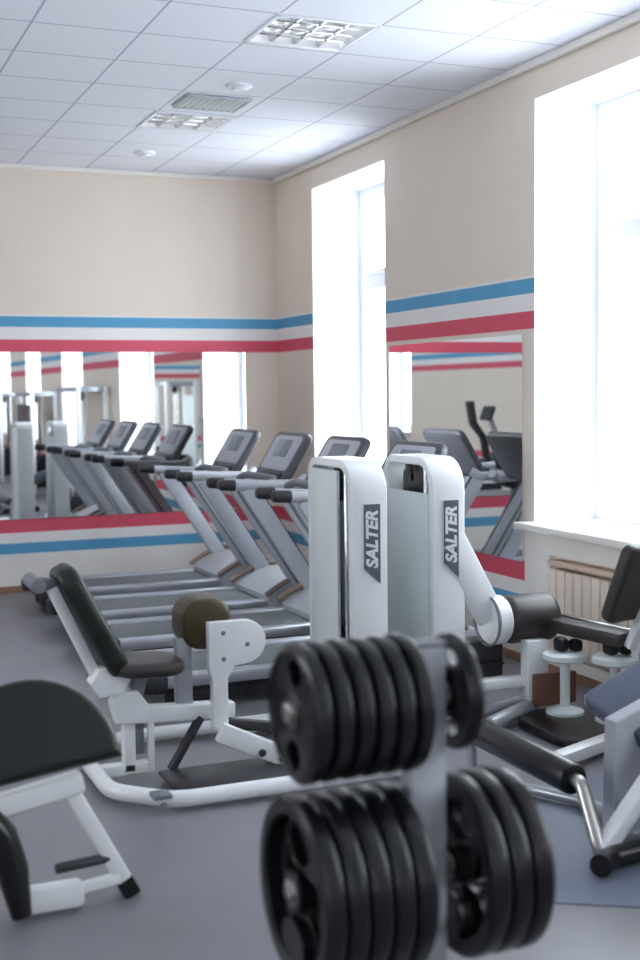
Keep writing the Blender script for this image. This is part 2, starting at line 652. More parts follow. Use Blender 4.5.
# mirrors
mr = thing('wall_mirror', 'long wide mirror on the far wall behind the treadmills', 'mirror', (1.0, YB - 0.004, 0.65))
b_ = MB(); b_.box((0.91, YB - 0.006, 1.388), (6.0, 0.010, 1.474), 0.001); b_.build('mirror_glass', M['mirror'], mr, smooth=False)
mr2 = thing('wall_mirror', 'smaller mirror on the window wall between two tall windows', 'mirror', (XR - 0.004, 7.75, 0.65))
b_ = MB(); b_.box((XR - 0.006, 7.745, 1.372), (0.010, 1.92, 1.445), 0.001); b_.build('mirror_glass', M['mirror'], mr2, smooth=False)

# ceiling fittings
LB = ['square louvred ceiling light nearer the window wall top, set alone in the tiles',
      'square louvred ceiling light beside the air vent']
LB[0] = 'large louvred ceiling light set alone in the tiles'
for k, (x0, x1, y0, y1) in enumerate(LAMPS):
    cx, cy = (x0 + x1) / 2, (y0 + y1) / 2
    t = thing('ceiling_light', LB[k], 'light', (cx, cy, ZC), 'louvred ceiling lights')
    q = MB()
    cut_rects(q, x0, x1, y0, y1, [], lambda u, v: (u, v, ZC + 0.085))
    for (xa, ya, xb, yb) in ((x0, y0, x1, y0), (x0, y1, x1, y1), (x0, y0, x0, y1), (x1, y0, x1, y1)):
        q.quad((xa, ya, ZC), (xb, yb, ZC), (xb, yb, ZC + 0.085), (xa, ya, ZC + 0.085))
    q.build('tray', M['lampback'], t, smooth=False)
    q = MB()
    for (c, s) in (((cx, y0, ZC - 0.002), (x1 - x0 + 0.03, 0.025, 0.012)), ((cx, y1, ZC - 0.002), (x1 - x0 + 0.03, 0.025, 0.012)),
                   ((x0, cy, ZC - 0.002), (0.025, y1 - y0 + 0.03, 0.012)), ((x1, cy, ZC - 0.002), (0.025, y1 - y0 + 0.03, 0.012))):
        q.box(c, s, 0.003)
    q.build('frame', M['window_white'], t)
    q = MB()
    for i in range(1, 4):
        x = x0 + (x1 - x0) * i / 4
        q.box((x, cy, ZC + 0.028), (0.03, y1 - y0 - 0.02, 0.045), 0.006)
    for j in range(1, 4):
        y = y0 + (y1 - y0) * j / 4
        q.box((cx, y, ZC + 0.028), (x1 - x0 - 0.02, 0.03, 0.045), 0.004)
    q.build('louvre', M['alu'], t)
    for i in range(4):
        x = x0 + (x1 - x0) * (i + 0.5) / 4
        q = MB(); q.cyl((x, y0 + 0.02, ZC + 0.066), (x, y1 - 0.02, ZC + 0.066), 0.013)
        q.build('tube', M['tube'], t)
t = thing('ceiling_vent', 'grey slatted air vent in the ceiling behind a louvred light', 'vent', (2.72, 8.37, ZC))
q = MB(); q.box((2.72, 8.37, ZC - 0.003), (0.44, 0.36, 0.006), 0.002); q.build('backing', M['ventdark'], t)
q = MB()
for s in (-1, 1):
    q.box((2.72 + s * 0.215, 8.37, ZC - 0.01), (0.025, 0.38, 0.016), 0.003)
    q.box((2.72, 8.37 + s * 0.18, ZC - 0.01), (0.45, 0.025, 0.016), 0.003)
q.build('frame', M['lightgrey'], t)
q = MB()
for i in range(9):
    q.box((2.54 + i * 0.045, 8.37, ZC - 0.012), (0.033, 0.34, 0.004), 0.001, Matrix.Rotation(math.radians(16), 3, 'Y'))
q.build('slats', M['panel'], t)
SM = [(2.74, 7.86, 'round white ceiling disc close in front of the air vent'), (2.75, 10.28, 'round white ceiling disc nearest the far wall')]
for x, y, lb in SM:
    t = thing('smoke_detector', lb, 'detector', (x, y, ZC), 'ceiling discs')
    q = MB(); q.lathe([(0, 0), (0.085, 0), (0.085, 0.012), (0.07, 0.022), (0, 0.022)], (x, y, ZC), (0, 0, -1), 28); q.build('rim', M['window_white'], t)
    q = MB(); q.lathe([(0, 0.022), (0.05, 0.022), (0.042, 0.034), (0, 0.036)], (x, y, ZC), (0, 0, -1), 24); q.build('cap', M['window_white'], t)

# ------------------------------------------------------------------ treadmills
TX, TY0 = 1.73, 10.20
tm = thing('treadmill', '', 'treadmill', (TX, TY0, 0), 'treadmills facing the windows')
def TP(x, y, z):
    return (TX + x, TY0 + y, z)
for s in (-1, 1):
    q = MB(); q.bar(TP(0.03, s * 0.33, 0.165), TP(1.55, s * 0.33, 0.165), 0.1, 0.07, 0.015); q.build('side_rail', M['silver'], tm)
q = MB(); q.box(TP(0.78, 0, 0.168), (1.52, 0.54, 0.035), 0.012); q.build('running_belt', M['belt'], tm)
q = MB(); q.box(TP(0.9, 0, 0.115), (1.75, 0.6, 0.06), 0.01); q.build('deck_frame', M['dark'], tm)
for s in (-1, 1):
    q = MB(); q.box(TP(0.02, s * 0.33, 0.16), (0.14, 0.12, 0.1), 0.02); q.build('end_cap', M['dark'], tm)
for s in (-1, 1):
    for x in (0.12, 1.75):
        q = MB(); q.cyl(TP(x, s * 0.3, 0.0), TP(x, s * 0.3, 0.1), 0.035); q.build('foot', M['rubber'], tm)
hood = [(1.46, 0.13), (1.46, 0.2)]
for k in range(13):
    a = k / 12
    hood.append((1.46 + 0.56 * a, 0.2 + 0.15 * math.sin(PI * (0.05 + 0.70 * a)) ))
hood += [(2.04, 0.2), (2.03, 0.12)]
q = MB(); q.extr(hood, 0.78, basis(TP(0, 0, 0), (1, 0, 0), (0, 0, 1)), bev=0.025); q.build('motor_hood', M['lightgrey'], tm)
arc = [(1.44 + 0.5 * k / 12, 0.215 + 0.15 * math.sin(PI * (0.05 + 0.70 * k / 12))) for k in range(13)]
for s in (-1, 1):
    q = MB(); q.tube([TP(x, s * 0.40, z) for x, z in arc], 0.022, 10); q.build('hood_trim', M['bronze'], tm)
for s in (-1, 1):
    q = MB(); q.bar(TP(1.80, s * 0.40, 0.18), TP(1.22, s * 0.40, 1.07), 0.05, 0.13, 0.018, up=Vector((0, 1, 0)).cross(Vector((-0.58, 0, 0.89))))
    u = q.build('upright', M['lightgrey'], tm)
    q = MB()
    q.bar(TP(1.765, s * 0.428, 0.2), TP(1.22, s * 0.428, 1.03), 0.008, 0.022, 0.003, up=Vector((0, 1, 0)).cross(Vector((-0.58, 0, 0.89))))
    q.build('stripe', M['midgrey'], u)
    fd = Vector((0.838, 0, 0.546)) * 0.066
    q = MB(); q.bar(Vector(TP(1.75, s * 0.40, 0.257)) + fd, Vector(TP(1.25, s * 0.40, 1.024)) + fd, 0.034, 0.006, 0.002, up=Vector((0, 1, 0)).cross(Vector((-0.58, 0, 0.89))))
    q.build('front_inlay', M['dark'], u)
for s in (-1, 1):
    q = MB(); q.tube(fillet([TP(1.08, s * 0.40, 1.09), TP(1.45, s * 0.40, 1.065), TP(1.72, s * 0.40, 1.06), TP(1.78, s * 0.36, 1.10)], 0.06), 0.036, 14)
    h = q.build('handrail', M['lightgrey'], tm)
    q = MB(); q.tube([TP(1.0, s * 0.40, 1.095), TP(1.02, s * 0.40, 1.094), TP(1.12, s * 0.40, 1.088)], [0.03, 0.04, 0.041], 14); q.build('grip', M['dark'], h)
q = MB(); q.tube(fillet([TP(1.50, -0.40, 1.06), TP(1.55, -0.3, 1.1), TP(1.55, 0.3, 1.1), TP(1.50, 0.40, 1.06)], 0.06), 0.028, 12); q.build('crossbar', M['midgrey'], tm)
cm = basis(TP(1.745, 0, 1.245), (0, -1, 0), (0.52, 0, 0.85))
q = MB(); q.extr(rounded(0.68, 0.42, 0.07), 0.055, cm, bev=0.018, seg=3); con = q.build('console', M['rim'], tm)
q = MB(); q.extr(rounded(0.56, 0.30, 0.04), 0.012, cm @ Matrix.Translation((0, 0.02, 0.028)), bev=0.003); q.build('console_face', M['lightgrey'], con)
q = MB(); q.extr(rounded(0.28, 0.15, 0.02), 0.01, cm @ Matrix.Translation((0, 0.06, 0.035)), bev=0.002); q.build('screen', M['screen'], con)
q = MB(); q.extr(rounded(0.5, 0.10, 0.03), 0.05, cm @ Matrix.Translation((0, -0.2, 0.02)), bev=0.01); q.build('cup_tray', M['dark'], con)
TMS = [(10.20, 'treadmill in the row nearest the far mirrored wall'),
       (9.06, 'second treadmill out from the far mirrored wall'),
       (8.01, 'third treadmill out from the far mirrored wall, its console above the left white tower'),
       (6.92, 'treadmill of the row standing nearest the white leg machines')]
tag(tm, TMS[0][1], 'treadmill')
for y, lb in TMS[1:]:
    c = copy_tree(tm)
    c.location = (TX, y, 0)
    c['label'] = lb


# ------------------------------------------------------------------ weight-stack towers (parts of the two leg machines)
def tower(root, x0, x1, y0, y1, h, panel_y1, panel_h, opening):
    """inverted-U shroud spanning y0..y1, open towards -X, with panel, rods, pulley and badge"""
    r, t = 0.17, 0.045
    D, H = y1 - y0, h
    out = [(0, 0.02), (0, H - r)]
    out += [(r - r * math.cos(k / 10 * PI / 2), H - r + r * math.sin(k / 10 * PI / 2)) for k in range(1, 11)]
    r2 = 0.1
    out += [(D - r2 + r2 * math.sin(k / 8 * PI / 2), H - r2 + r2 * math.cos(k / 8 * PI / 2)) for k in range(0, 9)]
    out += [(D, 0.02), (D - t, 0.02)]
    ri = r2 - t
    out += [(D - t - ri + ri * math.cos(k / 8 * PI / 2), H - r2 + ri * math.sin(k / 8 * PI / 2)) for k in range(0, 9)]
    ri = r - t
    out += [(r - ri * math.sin(k / 10 * PI / 2), H - r + ri * math.cos(k / 10 * PI / 2)) for k in range(0, 11)]
    out += [(t, 0.02)]
    xm = (x0 + x1) / 2
    q = MB(); q.extr(out, x1 - x0, basis((xm, y0, 0), (0, 1, 0), (0, 0, 1)), bev=0.008)
    sh = q.build('tower_shroud', M['white'], root)
    q = MB(); q.box((x0 + 0.008, (panel_y1 + y1) / 2 - 0.012, panel_h / 2 + 0.01), (0.02, y1 - panel_y1 - 0.05, panel_h), 0.006)
    q.build('tower_panel', M['panel'], root)
    q = MB()
    q.box((x1 - 0.02, (y0 + y1) / 2, (H - 0.1) / 2), (0.02, D - 2 * t, H - 0.12), 0.004)
    q.build('back_panel', M['panel'] if not opening else M['offwhite'], root)
    for dy in (0.035, 0.085):
        q = MB(); q.cyl((x0 + 0.03, y0 + t + dy, 0.03), (x0 + 0.03, y0 + t + dy, H - 0.06), 0.013)
        q.build('guide_rod', M['chrome'], root)
    q = MB()
    for i in range(14):
        q.box((xm, (y0 + y1) / 2, 0.1 + i * 0.028), (x1 - x0 - 0.09, D - 0.2, 0.024), 0.003)
    q.build('weight_stack', M['dark'], root)
    q = MB(); q.cyl((xm - 0.02, (y0 + y1) / 2 + 0.06, H - 0.16), (xm + 0.02, (y0 + y1) / 2 + 0.06, H - 0.16), 0.075, 24)
    q.box((xm, (y0 + y1) / 2 + 0.06, H - 0.09), (0.07, 0.06, 0.12), 0.01)
    if opening:
        q.box((xm - 0.01, (y0 + y1) / 2 + 0.04, H - 0.15), (0.05, 0.30, 0.15), 0.03)
        q.box((xm - 0.01, (y0 + y1) / 2 + 0.1, H - 0.06), (0.05, 0.10, 0.08), 0.01)
    q.build('pulley', M['vinyl_brown'], root)
    # badge on the narrow face
    w2, h2 = (x1 - x0) * 0.44, 0.385
    bmx = basis((x0 + (x1 - x0) * 0.56, y0 - 0.004, H - 0.415), (1, 0, 0), (0, 0, 1))
    q = MB(); q.extr([(-w2 / 2, h2 / 2), (-w2 / 2, -h2 / 2 + 0.06), (w2 / 2, -h2 / 2 - 0.02), (w2 / 2, h2 / 2)][::-1], 0.008, bmx)
    bd = q.build('badge', M['plate_face'], sh)
    lm = basis((x0 + (x1 - x0) * 0.56, y0 - 0.0095, H - 0.405), (0, 0, 1), (-1, 0, 0))
    lettering('SALTER', 0.088, lm).build('badge_lettering', M['letter'], sh, smooth=False)


# ------------------------------------------------------------------ leg extension machine (faces right)
lg = thing('leg_extension_machine', 'white seated leg machine facing the windows, with black raked backrest and rounded knee roller tinted olive-brown by lens flare', 'exercise machine', (1.5, 5.5, 0))
tower(lg, 2.55, 2.75, 5.70, 6.28, 1.40, 5.87, 1.33, False)
q = MB()
q.tube(fillet([(2.62, 4.97, 0.045), (1.40, 4.97, 0.045), (1.18, 5.2, 0.045), (1.18, 5.75, 0.045), (1.40, 6.0, 0.045), (2.62, 6.0, 0.045)], 0.22, 8), 0.036, 14)
q.build('base_frame', M['white'], lg)
q = MB(); q.box((1.95, 5.25, 0.03), (1.0, 0.34, 0.02), 0.006); q.build('foot_platform', M['dark'], lg)
q = MB(); q.bar((1.30, 4.972, 0.075), (1.38, 4.972, 0.075), 0.085, 0.02, 0.005); q.cyl((1.34, 4.93, 0.045), (1.34, 4.925, 0.045), 0.014); q.build('clamp', M['midgrey'], lg)
q = MB()
q.bar((1.335, 5.5, 0.03), (1.335, 5.5, 0.32), 0.055, 0.06, 0.006)
q.bar((1.435, 5.48, 0.03), (1.435, 5.48, 0.32), 0.03, 0.03, 0.005)
q.bar((1.18, 5.5, 0.045), (1.45, 5.5, 0.045), 0.06, 0.05, 0.006)
q.build('post', M['white'], lg)
q = MB(); q.box((1.385, 5.52, 0.2), (0.05, 0.03, 0.2), 0.004); q.build('adjuster', M['midgrey'], lg)
q = MB(); q.bar((1.29, 5.5, 0.295), (1.84, 5.5, 0.265), 0.08, 0.075, 0.01); q.build('main_beam', M['white'], lg)
q = MB()
q.extr([(1.25, 0.36), (1.27, 0.27), (1.40, 0.26), (1.42, 0.34), (1.37, 0.41), (1.28, 0.42)], 0.1, basis((0, 5.48, 0), (1, 0, 0), (0, 0, 1)), bev=0.008)
q.extr([(1.15, 0.47), (1.19, 0.40), (1.30, 0.41), (1.33, 0.47), (1.26, 0.54), (1.19, 0.53)], 0.1, basis((0, 5.46, 0), (1, 0, 0), (0, 0, 1)), bev=0.008)
q.build('hinge_bracket', M['white'], lg)
q = MB(); q.bar((1.005, 5.5, 0.90), (1.215, 5.5, 0.44), 0.07, 0.05, 0.01, up=Vector((0.9, 0, 0.45))); q.build('back_frame', M['white'], lg)
q = MB(); q.cyl((0.93, 5.38, 0.925), (0.93, 5.62, 0.925), 0.032, 16); q.bar((0.95, 5.5, 0.925), (1.05, 5.5, 0.905), 0.05, 0.05, 0.01); q.build('head_adjuster', M['midgrey'], lg)
bx = basis((1.175, 5.52, 0.735), (0, 1, 0), (-0.455, 0, 0.89))
q = MB(); q.extr(rounded(0.30, 0.56, 0.09), 0.10, bx, bev=0.035, seg=4); q.build('backrest', M['vinyl'], lg)
q = MB(); q.extr(rounded(0.34, 0.34, 0.12), 0.065, basis((1.42, 5.5, 0.515), (1, 0, -0.04), (0, 1, 0)), bev=0.03, seg=4); q.build('seat', M['vinyl_brown'], lg)
q = MB(); q.bar((1.36, 5.5, 0.33), (1.40, 5.5, 0.48), 0.06, 0.06, 0.006, up=Vector((1, 0, 0))); q.build('seat_stem', M['midgrey'], lg)
q = MB(); q.bar((1.605, 5.52, 0.26), (1.605, 5.52, 0.62), 0.06, 0.075, 0.006, up=Vector((1, 0, 0))); q.build('roller_post', M['silver'], lg)
q = MB(); q.extr(rounded(0.235, 0.235, 0.09), 0.22, basis((1.712, 5.57, 0.68), (1, 0, 0), (0, 0, 1)), bev=0.03, seg=4); q.build('knee_roller', M['vinyl_flare_olive'], lg)
# white cam plate with stem
yc = 5.36
cam_o = [(1.675, 0.712), (1.675, 0.50), (1.69, 0.45), (1.69, 0.22), (1.765, 0.22), (1.765, 0.45), (1.80, 0.505), (1.85, 0.51)]
cam_o += [(1.85 + 0.101 * math.sin(PI * k / 12), 0.611 - 0.101 * math.cos(PI * k / 12)) for k in range(1, 12)] + [(1.85, 0.712)]
q = MB(); q.extr(cam_o, 0.045, basis((0, yc, 0), (1, 0, 0), (0, 0, 1)), bev=0.006); cp = q.build('cam_plate', M['white'], lg)
for x, z in ((1.745, 0.66), (1.745, 0.54), (1.86, 0.60)):
    q = MB(); q.cyl((x, yc - 0.02, z), (x, yc - 0.028, z), 0.011); q.build('bolt', M['midgrey'], cp)
q = MB(); q.cyl((1.83, yc, 0.6), (1.83, 5.48, 0.6), 0.03); q.build('axle', M['steel'], lg)
q = MB(); q.bar((1.67, 5.47, 0.25), (1.51, 5.42, 0.035), 0.035, 0.035, 0.006); q.build('link_rod', M['dark'], lg)
q = MB(); q.bar((1.71, 5.315, 0.215), (2.05, 5.30, 0.05), 0.05, 0.09, 0.01); lv = q.build('lever_arm', M['white'], lg)
for x, z in ((1.90, 0.105), (2.0, 0.065)):
    q = MB(); q.cyl((x, 5.275, z), (x, 5.262, z), 0.018); q.build('bolt', M['dark'], lv)
q = MB(); q.bar((1.74, 5.45, 0.22), (2.02, 5.45, 0.17), 0.05, 0.05, 0.01); q.build('cable_arm', M['dark'], lg)
q = MB(); q.bar((2.0, 5.9, 0.06), (2.6, 5.9, 0.06), 0.08, 0.06, 0.008); q.build('tower_base', M['white'], lg)

# ------------------------------------------------------------------ second leg machine (beside the window)
lc = thing('leg_curl_machine', 'white leg machine by the radiator with black drum roller and narrow seat', 'exercise machine', (3.4, 5.6, 0))
tower(lc, 3.01, 3.20, 5.70, 6.28, 1.40, 5.74, 1.20, True)
q = MB(); q.bar((3.56, 5.64, 0.197), (3.18, 5.66, 0.2), 0.08, 0.055, 0.01); q.build('upper_beam', M['white'], lc)
q = MB(); q.bar((3.12, 5.72, 0.98), (3.37, 5.72, 0.53), 0.05, 0.17, 0.02, up=Vector((0, 1, 0)).cross(Vector((0.24, 0, -0.4)))); q.build('roller_arm', M['white'], lc)
q = MB(); q.lathe([(0, 0), (0.12, 0), (0.132, 0.012), (0.132, 0.075), (0.12, 0.09), (0, 0.09)], (3.355, 5.735, 0.52), (1, 0, 0), 32); dr = q.build('roller_disc', M['white'], lc)
q = MB(); q.lathe([(0.134, 0.0), (0.142, 0.01), (0.134, 0.02)], (3.342, 5.735, 0.52), (1, 0, 0), 32, close=True); q.build('disc_rim', M['midgrey'], dr)
prof = [(0, 0)] + [(0.085 + 0.045 * math.sin(k / 6 * PI / 2), 0.045 - 0.045 * math.cos(k / 6 * PI / 2)) for k in range(7)]
prof += [(0.085 + 0.045 * math.cos(k / 6 * PI / 2), 0.265 + 0.045 * math.sin(k / 6 * PI / 2)) for k in range(7)] + [(0, 0.31)]
q = MB(); q.lathe(prof, (3.445, 5.735, 0.515), (1, 0, 0), 32); q.build('drum_roller', M['vinyl_brown'], lc)
q = MB(); q.bar((3.70, 5.72, 0.487), (3.80, 5.12, 0.487), 0.12, 0.075, 0.02); q.build('seat', M['vinyl_brown'], lc)
q = MB(); q.bar((3.78, 5.73, 0.515), (3.87, 5.12, 0.515), 0.02, 0.03, 0.006); q.build('seat_rail', M['chrome'], lc)
bb = basis((3.775, 5.05, 0.79), (0.96, 0.28, 0.0), (0.05, -0.35, 0.93))
q = MB(); q.extr(rounded(0.27, 0.42, 0.05), 0.075, bb, bev=0.025, seg=4); q.build('backrest', M['vinyl_brown'], lc)
q = MB(); q.bar((3.80, 5.10, 0.45), (3.86, 5.0, 0.72), 0.05, 0.05, 0.008, up=Vector((0, 1, 0))); q.build('back_stem', M['white'], lc)
q = MB(); q.bar((3.575, 5.62, 0.05), (3.575, 5.62, 0.42), 0.08, 0.13, 0.008, up=Vector((1, 0, 0))); q.build('post', M['white'], lc)
q = MB(); q.tube([(3.18, 5.42, 0.05), (3.72, 5.70, 0.08)], 0.04, 14); q.tube([(3.16, 5.62, 0.05), (3.72, 5.78, 0.06)], 0.034, 14); q.build('base_tube', M['silver'], lc)
q = MB(); q.box((3.33, 5.86, 0.30), (0.30, 0.16, 0.20), 0.012); q.bar((3.18, 5.775, 0.27), (3.48, 5.775, 0.27), 0.01, 0.012, 0.002); q.build('counterweight_box', M['dark'], lc)
q = MB(); q.bar((3.95, 5.66, 0.05), (3.95, 5.12, 0.05), 0.07, 0.06, 0.01); q.bar((3.95, 5.14, 0.05), (3.87, 5.14, 0.46), 0.05, 0.05, 0.008, up=Vector((0, 1, 0))); q.build('seat_leg', M['white'], lc)
q = MB(); q.bar((3.15, 4.76, 0.055), (3.66, 4.96, 0.055), 0.08, 0.06, 0.01); q.build('stabiliser', M['white'], lc)
q = MB(); q.tube([(3.78, 4.98, 0.45), (3.90, 4.82, 0.47)], 0.014, 10); q.tube([(3.78, 4.98, 0.45), (3.78, 4.98, 0.30)], 0.011, 10); q.build('seat_lever', M['steel'], lc)

# low machine with two foot pads next to the radiator
st = thing('stepper_machine', 'low pale machine with two black foot pads between seat and window wall', 'exercise machine', (3.75, 5.35, 0))
for (x, y, z) in ((3.66, 5.46, 0.33), (3.80, 5.22, 0.345)):
    q = MB(); q.lathe([(0, 0), (0.10, 0), (0.115, 0.01), (0.115, 0.035), (0.1, 0.045), (0, 0.045)], (x, y, z), (0, 0, 1), 28); pd = q.build('pedal_disc', M['panel'], st)
    q = MB(); q.box((x - 0.02, y + 0.01, z + 0.085), (0.06, 0.08, 0.075), 0.02); q.box((x + 0.05, y - 0.02, z + 0.08), (0.06, 0.07, 0.065), 0.02); q.build('foot_pad', M['rubber'], pd)
    q = MB(); q.cyl((x, y, 0.07), (x, y, z), 0.026); q.lathe([(0, 0), (0.1, 0), (0.1, 0.015), (0.03, 0.04), (0, 0.04)], (x, y, 0.05), (0, 0, 1), 24); q.build('post', M['panel'], st)
q = MB(); q.extr(rounded(0.46, 0.66, 0.2), 0.05, basis((3.60, 5.26, 0.026), (1, 0, 0), (0, 1, 0)), bev=0.012); q.build('base', M['rubber'], st)
q = MB(); q.box((3.66, 5.56, 0.16), (0.26, 0.03, 0.17), 0.006); q.build('board', M['brownwood'], st)

# ------------------------------------------------------------------ thin blue-grey sheet on the floor
mt_ = MB(); mt_.extr([(1.85, 3.79), (3.2, 2.98), (3.56, 3.5), (3.56, 4.6), (1.85, 4.6)], 0.005, Matrix.Translation((0, 0, 0.0026)))
tag(mt_.build('floor_sheet', M['sheet_blue']), 'thin blue-grey sheet on the floor under the machines by the window', 'mat')

# ------------------------------------------------------------------ weight tree with plates
PY = 2.66
UX = 1.375
rk = thing('weight_plate_rack', 'grey upright weight rack in front holding black plates on side pegs', 'weight rack', (UX, PY, 0))
q = MB(); q.box((UX, PY, 0.58), (0.10, 0.06, 1.11), 0.008); q.build('upright', M['post'], rk)
q = MB(); q.box((UX, PY, 1.138), (0.105, 0.065, 0.012), 0.004); q.build('top_cap', M['midgrey'], rk)
q = MB(); q.box((UX, PY, 0.035), (0.75, 0.07, 0.07), 0.01); q.box((UX, PY, 0.035), (0.07, 0.62, 0.07), 0.01); q.build('base', M['post'], rk)
UZ, LZ = 1.008, 0.585
for (s, z) in ((-1, UZ), (-1, LZ), (1, UZ), (1, LZ)):
    L = 0.36 if s < 0 else (0.15 if z > 0.8 else 0.29)
    q = MB(); q.cyl((UX + s * 0.04, PY, z), (UX + s * L, PY, z), 0.024, 20)
    q.lathe([(0.025, 0), (0.036, 0.004), (0.036, 0.01), (0.025, 0.012)], (UX + s * 0.048, PY, z), (s, 0, 0), 20, close=True)
    q.build('peg', M['steel'], rk)


def make_plate(R, wd, holes):
    """olympic-style disc in the plane x = 0, centre at the origin: rim, web with hand holes, steel bush"""
    root = bpy.data.objects.new('weight_plate', None)
    root.empty_display_size = 0.05
    COL.objects.link(root)
    q = MB()
    rim = []
    ri, ro, h = R * 0.80, R, wd / 2
    for (cr, ch, a0) in ((ro - 0.016, h - 0.016, 0), (ri + 0.008, h - 0.008, 90), (ri + 0.008, -h + 0.008, 180), (ro - 0.016, -h + 0.016, 270)):
        rr = 0.016 if cr > ri + 0.02 else 0.008
        for k in range(6):
            a = math.radians(a0 + 18 * k)
            rim.append((cr + rr * math.cos(a), ch + rr * math.sin(a)))
    q.lathe(rim, (0, 0, 0), (1, 0, 0), 56, close=True)
    hl = []
    for (a, rx, ry) in holes:
        c, s = math.cos(a), math.sin(a)
        d = R * 0.57
        hl.append([(d * c + x * (-s) + y * c, d * s + x * c + y * s) for x, y in ellipse(rx, ry)])
    hl.append(ellipse(0.031, 0.031, n=28))
    q.extr(ellipse(R * 0.82, R * 0.82, n=56), wd * 0.7, basis((0, 0, 0), (0, 1, 0), (0, 0, 1)), hl, bev=0.004)
    q.lathe([(0.03, -h * 0.9), (0.045, -h * 0.9), (0.05, -h * 0.8), (0.05, h * 0.8), (0.045, h * 0.9), (0.03, h * 0.9)], (0, 0, 0), (1, 0, 0), 32, close=True)
    q.build('disc', M['rubber'], root)
    q = MB(); q.lathe([(0.0245, -h * 0.95), (0.031, -h * 0.93), (0.031, h * 0.93), (0.0245, h * 0.95)], (0, 0, 0), (1, 0, 0), 28, close=True); q.build('bushing', M['steel'], root)
    return root


small_holes = [(PI / 2 + 0.1, 0.042, 0.036), (-PI / 2, 0.042, 0.036)]
PU = make_plate(0.172, 0.05, small_holes)
PL = make_plate(0.224, 0.052, [(PI / 2 + 0.25, 0.065, 0.05), (-PI / 2 + 0.1, 0.065, 0.05)])
PS = make_plate(0.15, 0.042, [(PI / 2, 0.05, 0.022), (-PI / 2, 0.05, 0.022)])
ORD = ['outermost', 'second from the outer end', 'third from the outer end', 'fourth from the outer end', 'fifth from the outer end', 'innermost']
used = set()
def put(src, x, z, lb, grp):
    o = src if src.name not in used else copy_tree(src)
    used.add(src.name)
    used.add(o.name)
    o.location = (x, PY, z - 0.006)
    tag(o, lb, 'weight plate', grp)
for i in range(6):
    x = UX - 0.322 + i * 0.0515
    lb = 'black rubber weight plate on the upper window-away peg of the rack, %s' % ORD[i]
    lb = ('black rubber plate with round hand holes facing out, end of the upper six-plate stack' if i == 0 else
          'black rubber plate in the upper six-plate stack, %s' % ORD[i] if i < 5 else
          'innermost black rubber plate in the upper six-plate stack, against the grey post')
    put(PU, x, UZ, lb, 'plates in the upper stack of six')
for i in range(5):
    x = UX - 0.325 + i * 0.0575
    lb = ('large black plate facing out at the end of the lower five-plate stack' if i == 0 else
          'large black plate in the lower five-plate stack, %s' % ORD[i] if i < 4 else
          'innermost large black plate in the lower five-plate stack, against the grey post')
    put(PL, x, LZ, lb, 'plates in the lower stack of five')
put(PS, UX + 0.08, UZ + 0.012, 'single small black plate with slot holes alone on the upper peg', 'plate alone on the upper peg')
for i in range(3):
    x = UX + 0.095 + i * 0.06
    put(PL, x, LZ, ['innermost of three large black plates on the lower peg towards the window',
                    'middle of three large black plates on the lower peg towards the window',
                    'outermost of three large black plates on the lower peg towards the window'][i], 'three plates on the lower peg')

# ------------------------------------------------------------------ bench at the left edge
bl = thing('exercise_bench', 'white framed bench with domed black pad, cut by the picture edge', 'bench', (0.7, 4.2, 0))
bl['label'] = 'white framed bench with upright domed black pad and one splayed leg'
dome = [(-0.30, 0.0)]
dome += [(-0.30 * math.cos(PI * k / 20), 0.03 + 0.30 * math.sin(PI * k / 20)) for k in range(21)] + [(0.30, 0.0)]
pm = basis((0.68, 4.13, 0.475), (0.985, 0, 0.13), (0, 0.40, 0.92))
q = MB(); q.extr(dome, 0.085, pm, bev=0.03, seg=4); q.build('pad', M['vinyl'], bl)
q = MB(); q.bar((0.30, 4.17, 0.34), (0.85, 4.17, 0.435), 0.07, 0.07, 0.012); q.build('pad_beam', M['white'], bl)
q = MB(); q.bar((0.80, 4.18, 0.42), (1.0, 4.18, 0.04), 0.05, 0.055, 0.01); q.build('leg', M['white'], bl)
q = MB(); q.bar((0.985, 4.18, 0.068), (1.018, 4.18, 0.004), 0.058, 0.062, 0.01); q.build('foot_cap', M['rubber'], bl)
q = MB(); q.bar((0.60, 4.15, 0.055), (0.84, 4.15, 0.055), 0.07, 0.09, 0.02); q.bar((0.80, 4.16, 0.06), (0.97, 4.17, 0.075), 0.035, 0.035, 0.006); q.build('base_bar', M['white'], bl)
q = MB(); q.cyl((0.745, 4.13, 0.155), (0.945, 4.175, 0.15), 0.018, 14); q.build('pin', M['dark'], bl)
q = MB(); q.tube([(0.52, 4.12, 0.36), (0.56, 4.12, 0.3), (0.60, 4.12, 0.18), (0.625, 4.12, 0.02)], [0.05, 0.06, 0.055, 0.035], 16); q.build('rubber_leg', M['rubber'], bl)
q = MB(); q.bar((0.32, 4.17, 0.34), (0.25, 4.17, 0.0), 0.05, 0.055, 0.01); q.build('leg', M['white'], bl)

